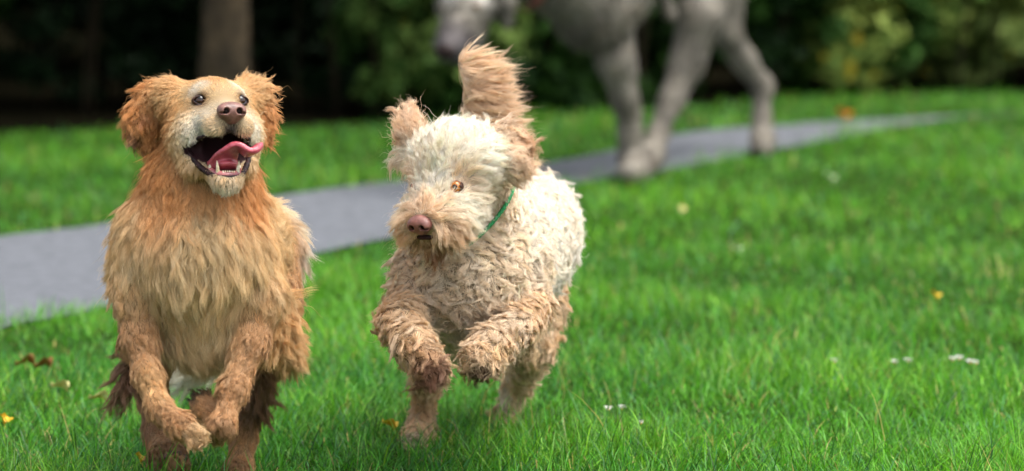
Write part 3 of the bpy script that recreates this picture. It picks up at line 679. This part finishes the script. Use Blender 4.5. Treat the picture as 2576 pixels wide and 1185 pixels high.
def in_path(X, Y, m=0.0):
    # between the two edge curves, compared as depth at a given bearing
    B = X / Y
    bt = top[:, 0] / top[:, 1]; bb = bot[:, 0] / bot[:, 1]
    yt = np.interp(B, bt, top[:, 1], left=-1, right=-1); yb = np.interp(B, bb, bot[:, 1], left=-1, right=-1)
    return (Y < yt - m) & (Y > yb + m)
wx = np.array([p[0] for p in [ext0] + edge_l + [ext1]]); wy = np.array([p[1] for p in [ext0] + edge_l + [ext1]])
M_GRASS = pmat('grass_blade', rough=.45, spec=.4, attr='col', transl=.42)
def grass():
    rg = np.random.default_rng(5)
    zones = [  # y0 y1 halfwidth(at y0) density height width
        (10.5, 12.0, 1.35, 12500, .074, .0024), (12.0, 13.4, 1.55, 9000, .060, .0026), (13.4, 15.8, 1.9, 4800, .050, .0028), (15.8, 22.5, 2.8, 2200, .044, .0036),
        (8.6, 10.5, 1.6, 2500, .05, .0022), (11, 22, 5.5, 500, .05, .005)]
    XY = []; HT = []; WD = []
    for y0, y1, hw, den, h, wd in zones:
        n = int((y1 - y0) * 2 * hw * den); x = rg.uniform(-hw, hw, n); y = rg.uniform(y0, y1, n)
        if den == 500: k = np.abs(x) > .075 * y + .9; x, y = x[k], y[k]
        XY.append(np.stack([x, y], 1)); HT.append(np.full(len(x), h)); WD.append(np.full(len(x), wd))
    XY = np.concatenate(XY); HT = np.concatenate(HT); WD = np.concatenate(WD)
    X, Y = XY.T
    P3 = np.stack([X, Y, 0 * X], 1)
    nA = snoise(P3, 2.2, 3, 3)[:, 0]; nB = snoise(P3, 9, 4, 2)[:, 0]; nC = snoise(P3, 1.2, 8, 2)[:, 0]
    ok = ~in_path(X, Y, .09 * rg.random(len(X)) ** 2 + .05 * nB + .03 * nA + .03) & (Y < np.interp(X, wx, wy) + .25 * nA + .05 * rg.random(len(X)))
    X, Y, HT, WD, nA, nB, nC = [q[ok] for q in (X, Y, HT, WD, nA, nB, nC)]; n = len(X)
    h = HT * np.clip(.72 + .38 * nB + .2 * nA + .32 * rg.normal(size=n), .18, 2.0)
    tall = rg.random(n) < .05; h[tall] *= 1.6; vt = (rg.random(n) < .02) & (Y < 12.8); h[vt] = rg.uniform(.09, .15, vt.sum())
    az = rg.uniform(0, 6.28, n); az[vt] = rg.uniform(-.5, .9, vt.sum()); lean = np.abs(rg.normal(size=n)) * .5 + .12; bend = rg.uniform(0, 1.1, n)
    dx = np.stack([np.cos(az), np.sin(az)], 1); K = 4; V = np.zeros((n, 9, 3), np.float32)
    wa = az + math.pi / 2 + rg.normal(size=n) * .5; wv = np.stack([np.cos(wa), np.sin(wa)], 1)
    pos = np.stack([X, Y, np.zeros(n)], 1); ang = lean.copy(); wid = WD * rg.uniform(.6, 1.35, n)
    for k in range(5):
        f = k / 4
        if k < 4:
            ww = wid * (1, 1.0, .85, .55)[k]
            V[:, 2 * k] = pos + np.concatenate([wv * ww[:, None] * .5, np.zeros((n, 1))], 1)
            V[:, 2 * k + 1] = pos - np.concatenate([wv * ww[:, None] * .5, np.zeros((n, 1))], 1)
        else: V[:, 8] = pos
        st = h / 4
        pos = pos + np.concatenate([dx * (st * np.sin(ang))[:, None], (st * np.cos(ang))[:, None]], 1); ang = ang + bend * .42
    V[:, :, 2] = np.maximum(V[:, :, 2], .001)
    base = np.arange(n)[:, None] * 9
    q = np.concatenate([base + np.array([2 * k, 2 * k + 1, 2 * k + 3, 2 * k + 2]) for k in range(3)]); t = base + np.array([6, 7, 8])
    me = bpy.data.meshes.new('grass'); me.vertices.add(n * 9); me.vertices.foreach_set('co', V.ravel())
    li = np.concatenate([q.ravel(), t.ravel()]).astype(np.int32); me.loops.add(len(li)); me.loops.foreach_set('vertex_index', li)
    ls = np.concatenate([np.arange(len(q)) * 4, len(q) * 4 + np.arange(len(t)) * 3]).astype(np.int32); me.polygons.add(len(ls)); me.polygons.foreach_set('loop_start', ls)
    me.update(calc_edges=True); me.polygons.foreach_set('use_smooth', [True] * len(ls))
    g1, g2, g3 = srgb(86, 154, 30), srgb(50, 118, 32), srgb(130, 178, 46)
    a = np.clip(.55 + .3 * nC + .2 * nA + .25 * rg.normal(size=n), 0, 1)[:, None]; col = g2 * (1 - a) + g1 * a
    y_ = np.clip(.25 * nB + .3 * rg.normal(size=n), 0, 1)[:, None]; col = col * (1 - y_) + g3 * y_
    blu = rg.random(n) < .06; col[blu] = srgb(78, 136, 84)
    col[vt] = srgb(44, 106, 34)
    dry = rg.random(n) < .03; col[dry] = srgb(178, 160, 96)
    col *= np.clip(1 + .36 * rg.normal(size=(n, 1)), .3, 2.0)
    c4 = np.ones((n, 9, 4), np.float32); c4[:, :, :3] = col[:, None, :] ; c4[:, :2, :3] *= np.array([1.0, .95, .9])
    ca = me.color_attributes.new('col', 'FLOAT_COLOR', 'POINT'); ca.data.foreach_set('color', c4.ravel())
    me.materials.append(M_GRASS); o = bpy.data.objects.new('grass', me); COL.objects.link(o)
    tag(o, 'green lawn grass growing on both sides of the path', 'grass', kind='stuff'); print('blades', n)
if not os.environ.get('NOGRASS'): grass()

# ------------------------------------------------------------------ fallen leaves and daisies
def leaf_mat(name, a, b): return pmat(name, rough=.5, spec=.4, noise=(70, a, b), transl=.25)
def fallen_leaf(u, v, size, rot, tilt, mat, label, z=.045):
    p = G(u, v, z); root = empty('fallen_leaf', p, label, 'leaf', 'fallen leaves on the lawn')
    n = 14; V = []; Fq = []
    for i in range(n + 1):
        f = i / n; wd = size * .42 * math.sin(math.pi * f ** .8) ** .8 * (1 + .18 * math.sin(i * 2.4))
        y = (f - .5) * size
        for s, k in ((-1, 1), (-.5, .5), (0, 0), (.5, .5), (1, 1)):
            V.append((s * wd, y, size * (.28 * k * k * (1 + .5 * math.sin(f * 6)) + .12 * math.sin(f * 5)) + .0))
    m = len(V); V += [(x, y, z_ - .0008) for x, y, z_ in V]
    for i in range(n):
        for j in range(4):
            a = i * 5 + j; Fq.append((a, a + 1, a + 6, a + 5)); Fq.append((m + a + 5, m + a + 6, m + a + 1, m + a))
    bl = mesh_obj('blade', V, Fq, mat, root)
    v_, f_ = tube(spline([(0, -size * .5, .0), (size * .03, -size * .7, .004), (size * .1, -size * .9, .002)], 8), [size * .014] * 8, 6); mesh_obj('stalk', v_, f_, mat, root)
    root.rotation_euler = (R(tilt), R(tilt * .5), R(rot)); return root
LY = leaf_mat('leaf_yellow', srgb(205, 165, 30), srgb(238, 205, 70)); LC = leaf_mat('leaf_cream', srgb(190, 180, 110), srgb(222, 214, 150))
LB = leaf_mat('leaf_brown', srgb(130, 88, 42), srgb(160, 112, 56)); LO = leaf_mat('leaf_orange', srgb(200, 110, 20), srgb(225, 150, 40)); LP = leaf_mat('leaf_pale', srgb(165, 190, 140), srgb(200, 215, 170))
for a in ((975, 1070, .036, 70, 35, LY, 'bright yellow leaf lying beside the hind paw of the curly cream dog'),
          (10, 1055, .034, 20, 40, LY, 'yellow leaf lying at the left edge of the lawn'),
          (148, 975, .040, 80, 25, LC, 'pale yellow leaf lying in the grass below the brown leaves'),
          (245, 1003, .040, 100, 20, LC, 'cream coloured leaf lying left of the golden dog'),
          (62, 915, .045, 85, 8, LB, 'brown leaf in the grass, left one of the touching pair'),
          (108, 922, .045, 70, 8, LB, 'brown leaf in the grass, right one of the touching pair'),
          (350, 1152, .030, 30, 40, LY, 'small yellow leaf beside the raised hind paw of the golden dog'),
          (2117, 290, .06, 40, 30, LO, 'orange leaf lying on the far lawn beyond the path'),
          (1714, 525, .032, 10, 45, LC, 'yellow leaf standing in the lawn below the feet of the grey dog'),
          (2350, 742, .030, 30, 40, LY, 'small yellow leaf in the middle of the right lawn'),
          (1850, 628, .030, 60, 30, LP, 'small pale green leaf on the lawn right of the curly dog'),
          (2083, 447, .040, 50, 40, LP, 'whitish leaf on the lawn just past the path')):
    fallen_leaf(*a)
M_PET = pmat('petal', rough=.5, noise=(60, srgb(225, 222, 215), srgb(246, 244, 240)), transl=.2); M_YEL = pmat('daisy_eye', rough=.7, noise=(300, srgb(200, 150, 20), srgb(235, 190, 40))); M_STEM = pmat('stem', rough=.6, noise=(60, srgb(60, 110, 40), srgb(90, 140, 60)))
def daisy(u, v, r, label, z=.05, closed=.5, seed=0):
    rg = np.random.default_rng(seed); p = G(u, v, z); g = np.array([p[0], p[1], 0.]); root = empty('daisy', g, label, 'daisy', 'daisies in the lawn')
    v_, f_ = tube(spline([(0, 0, 0), (.004, .002, z * .5), (0, 0, z)], 8), [.0009] * 8, 6); mesh_obj('stem', v_, f_, M_STEM, root)
    V = []; Fq = []; n = 16
    for k in range(n):
        an = 2 * math.pi * k / n + rg.normal() * .05; e = np.array([math.cos(an), math.sin(an), 0]); s = np.array([-e[1], e[0], 0]); up = np.array([0, 0, 1.])
        b0 = len(V)
        for f, wd in ((0, .3), (.4, .8), (.8, .9), (1, .3)):
            c = np.array([0, 0, z]) + e * r * (.18 + f * math.cos(closed)) + up * r * f * math.sin(closed) * (1 + rg.normal() * .08)
            for q in (-1, 1): V.append(c + s * q * r * .19 * wd + up * .0002 * k)
        for i in range(3): Fq.append((b0 + 2 * i, b0 + 2 * i + 1, b0 + 2 * i + 3, b0 + 2 * i + 2))
    mesh_obj('petals', V, Fq, M_PET, root)
    e = Blob(); e.ell(np.array([0, 0, z + r * .06]), (r * .32, r * .32, r * .2), None, None); V, Q = e.mesh(r * .1); mesh_obj('flower_centre', V, Q, M_YEL, root)
for i, (u, v, r, c, lb) in enumerate(((1530, 1032, .0075, .7, 'white daisy near the curly dog, left of the two close together'), (1566, 1030, .0075, .8, 'white daisy near the curly dog, right of the two close together'),
        (1613, 1066, .005, 1.0, 'tiny half-open daisy below and right of the pair near the curly dog'), (2098, 912, .007, .9, 'single pinkish daisy standing left of all other daisies on the right lawn'),
        (2250, 914, .008, .6, 'white daisy at the left of the middle pair on the right lawn'), (2284, 911, .008, .7, 'white daisy at the right of the middle pair on the right lawn'),
        (2397, 908, .0075, .9, 'half-closed daisy leftmost in the right-hand cluster'), (2413, 905, .008, .8, 'white daisy second from left in the right-hand cluster'),
        (2441, 914, .009, .6, 'cream daisy, largest of the right-hand cluster'), (2456, 916, .006, 1.0, 'half-closed daisy rightmost in the right-hand cluster'))):
    daisy(u, v, r * 1.45, lb, closed=c, seed=i)

# ------------------------------------------------------------------ woodland edge
def leaves_mesh(P, Nn, size, rg, asp=.5):
    n = len(P); t = nz(rg.normal(size=(n, 3)) + np.array([0, 0, -.4])); N = nz(Nn + rg.normal(size=(n, 3)) * .7); t = nz(t - (t * N).sum(1, keepdims=True) * N); s = np.cross(N, t)
    L = size * rg.uniform(.6, 1.3, (n, 1)); V = np.zeros((n, 6, 3))
    V[:, 0] = P - t * L * .5; V[:, 1] = P - t * L * .15 + s * L * asp * .5 + N * L * .06; V[:, 2] = P + t * L * .2 + s * L * asp * .42 + N * L * .05; V[:, 3] = P + t * L * .55
    V[:, 4] = P + t * L * .2 - s * L * asp * .42 + N * L * .05; V[:, 5] = P - t * L * .15 - s * L * asp * .5 + N * L * .06
    b = np.arange(n)[:, None] * 6
    return V.reshape(-1, 3), np.concatenate([b + np.array([0, 1, 2, 3]), b + np.array([0, 3, 4, 5])])
M_LEAF = pmat('foliage', rough=.7, spec=.12, attr='col', transl=.3)
M_TWIG = pmat('twig', rough=.9, spec=.1, noise=(30, srgb(26, 22, 15), srgb(48, 40, 28)))
M_BARK = pmat('bark', rough=.9, spec=.2, noise=(14, srgb(42, 36, 27), srgb(76, 64, 47)), bump=(45, .012))
def foliage(root, lobes, n, size, c1, c2, rg, name='foliage', flecks=0):
    """leaf-sized faces spread in clumps through lobes (centre, radii)"""
    P = []; N = []; Cc = []
    vol = np.array([r[0] * r[1] * r[2] for _, r in lobes]) ** .67; vol /= vol.sum()
    for (c, r), w_ in zip(lobes, vol):
        m = int(n * w_); k = max(3, m // 60); dirs = nz(rg.normal(size=(k, 3))); cc = dirs * (rg.random((k, 1)) ** .4) ; tone = rg.random(k)
        ci = rg.integers(0, k, m); q = cc[ci] + rg.normal(size=(m, 3)) * .13; P.append(np.array(c) + q * np.array(r)); N.append(nz(q + np.array([0, 0, .5])))
        a = np.clip(tone[ci] + .2 * rg.normal(size=m), 0, 1)[:, None]; Cc.append(c1 * (1 - a) + c2 * a)
    P = np.concatenate(P); N = np.concatenate(N); Cc = np.concatenate(Cc)
    if flecks: f = rg.random(len(P)) < flecks; Cc[f] = srgb(190, 170, 60)
    k = P[:, 2] > .02; P, N, Cc = P[k], N[k], Cc[k]
    V, Q = leaves_mesh(P, N, size, rg); o = mesh_obj(name, V, Q, M_LEAF, smooth=False, col=np.repeat(Cc, 6, 0)); adopt(o, root); return o
def shrub(u, v, wd, ht, n, c1, c2, label, seed, size=.06, dp=.5, flecks=0, lift=.0):
    rg = np.random.default_rng(seed); g = G(u, v); root = empty('shrub', g, label, 'shrub', 'shrubs along the wood edge')
    for k in range(6):
        an = rg.uniform(0, 6.28); e = np.array([math.cos(an) * wd * .4, math.sin(an) * dp * .5, ht * rg.uniform(.6, .9)]); g0 = g + e * [.6, .6, 0]
        q = spline([g0, g0 + e * [.1, .1, .5], g + e], 8); v_, f_ = tube(q, np.linspace(.006, .002, 8), 6)
        adopt(mesh_obj('stem', v_, f_, M_TWIG), root)
    lobes = []
    for k in range(10):
        c = g + np.array([rg.uniform(-.42, .42) * wd, rg.uniform(-.3, .6) * dp, ht * rg.uniform(.12, .85) + lift]); s = rg.uniform(.6, 1.1)
        lobes.append((c, (wd * .26 * s, dp * .4 * s, ht * .24 * s)))
    foliage(root, lobes, n, size, c1, c2, rg, flecks=flecks); return root
def tree(x, y, r, ht, label, seed, n=9000, cz=2.4, cr=2.9):
    rg = np.random.default_rng(seed); g = np.array([x, y, 0.]); root = empty('tree', g, label, 'tree', 'trees of the wood')
    q = spline([g - [0, 0, .1], g + [.03, 0, ht * .3], g + [-.05, .1, ht * .65], g + [.1, 0, ht]], 20); rr = np.linspace(1.0, .25, 20) * r; rr[:3] *= (1.5, 1.2, 1.05)
    V, Fq = tube(q, rr, 18); V = np.array(V); V += snoise(V, 18, seed, 2) * r * .08
    adopt(mesh_obj('trunk', V, Fq, M_BARK), root)
    V2, F2 = [], []
    for k in range(9):
        b0 = q[8 + k]; an = rg.uniform(0, 6.28); e = np.array([math.cos(an), math.sin(an), .5]) * cr * .8; qq = spline([b0, b0 + e * .5 + [0, 0, .1], b0 + e], 7)
        v_, f_ = tube(qq, np.linspace(r * .35, .01, 7), 7); o_ = len(V2); V2 += v_; F2 += [tuple(a + o_ for a in t) for t in f_]
    adopt(mesh_obj('limbs', V2, F2, M_BARK), root)
    lobes = [(g + np.array([rg.uniform(-.8, .8) * cr, rg.uniform(-.8, .8) * cr, cz + rg.uniform(0, 1) * (ht - cz) * 1.05]), (cr * .45, cr * .45, (ht - cz) * .22)) for k in range(14)]
    foliage(root, lobes, n, .20, srgb(24, 48, 18), srgb(52, 84, 30), rg, 'crown'); return root
tp = G(566, 322)
tree(tp[0], tp[1], .076, 7.5, 'slim brown tree trunk behind the head of the golden dog', 41, cz=3.0, cr=1.5)
rt = np.random.default_rng(77)
for i, (x, y, r) in enumerate(((-3.2, 23.4, .16), (-5.2, 24.6, .2), (3.8, 26.8, .15), (5.4, 27.2, .17), (7.4, 25.5, .2), (-8.0, 25, .2), (10, 27.5, .2), (.2, 36, .22), (-3.0, 37, .2), (3.4, 36, .2), (-10, 30, .22), (-3.9, 29, .2), (4.2, 29.5, .2))):
    tree(x, y, r, rt.uniform(6.5, 8.5), 'unseen tree of the wood behind the shrubs, added for the shade of its crown', 50 + i, n=6500, cz=1.9)  # trees out of frame, added so their crowns shade the wood
cA, cB = srgb(22, 46, 18), srgb(58, 92, 36)  # strongly scaled-down greens below put the wood's shade into the leaf colour
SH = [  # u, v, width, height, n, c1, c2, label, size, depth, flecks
    (-350, 300, 1.6, .9, 5000, cA * .5, cA, 'shrub coloured dark for shade at the far left of the wood edge', .06, .8, 0),
    (130, 290, 1.3, .9, 4500, cA * .35, cA * .6, 'shrub coloured almost black for shade behind the lawn left of the golden dog', .06, .8, 0),
    (400, 270, .9, .9, 4500, cA * .3, cA * .5, 'shrub coloured almost black for shade behind the slim tree trunk', .06, .6, 0),
    (740, 282, 1.0, .9, 4500, cA * .35, cA * .7, 'shrub coloured dark for shade just right of the head of the golden dog', .06, .7, 0),
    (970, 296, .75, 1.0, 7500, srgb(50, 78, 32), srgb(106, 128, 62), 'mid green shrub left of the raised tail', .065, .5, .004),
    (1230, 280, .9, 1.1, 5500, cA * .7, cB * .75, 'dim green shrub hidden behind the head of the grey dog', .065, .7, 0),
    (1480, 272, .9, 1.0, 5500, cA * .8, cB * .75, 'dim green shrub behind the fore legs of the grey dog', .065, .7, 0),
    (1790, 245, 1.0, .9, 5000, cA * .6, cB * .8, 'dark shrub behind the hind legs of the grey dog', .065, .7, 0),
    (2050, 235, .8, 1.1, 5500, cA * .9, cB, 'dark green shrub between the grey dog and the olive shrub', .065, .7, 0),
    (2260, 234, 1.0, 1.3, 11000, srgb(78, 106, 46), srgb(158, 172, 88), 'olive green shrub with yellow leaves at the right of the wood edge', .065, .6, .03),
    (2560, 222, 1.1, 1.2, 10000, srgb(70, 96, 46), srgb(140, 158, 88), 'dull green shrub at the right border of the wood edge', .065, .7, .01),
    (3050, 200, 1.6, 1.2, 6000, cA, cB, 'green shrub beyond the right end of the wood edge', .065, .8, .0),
    (250, 190, 2.4, 1.4, 11000, cA * .3, cA * .5, 'thicket coloured black-green for shade, filling the dark wood left of the slim trunk', .09, 1.2, 0),  # thickets added to black out the wood, shade put into their leaf colour
    (900, 185, 2.4, 1.4, 11000, cA * .3, cA * .5, 'thicket coloured black-green for shade, filling the dark wood behind the mid green shrub', .09, 1.2, 0),
    (1500, 175, 2.4, 1.4, 11000, cA * .3, cA * .5, 'thicket coloured black-green for shade, filling the dark wood behind the grey dog', .09, 1.2, 0),
    (2150, 160, 2.4, 1.4, 11000, cA * .3, cA * .5, 'thicket coloured black-green for shade, filling the dark wood behind the olive shrub', .09, 1.2, 0)]
for x, y in ((-3.0, 20.6), (-4.6, 20.4), (-6.4, 20.6), (-8.4, 20.2), (-3.8, 22.6), (-6.0, 23.0), (-8.8, 22.8), (4.6, 22.2), (6.2, 22.9), (8.0, 23.1), (10.0, 23.6), (3.6, 24.2), (5.8, 25.0), (8.4, 25.4), (0, 27), (-2.5, 27), (2.8, 27.4)):
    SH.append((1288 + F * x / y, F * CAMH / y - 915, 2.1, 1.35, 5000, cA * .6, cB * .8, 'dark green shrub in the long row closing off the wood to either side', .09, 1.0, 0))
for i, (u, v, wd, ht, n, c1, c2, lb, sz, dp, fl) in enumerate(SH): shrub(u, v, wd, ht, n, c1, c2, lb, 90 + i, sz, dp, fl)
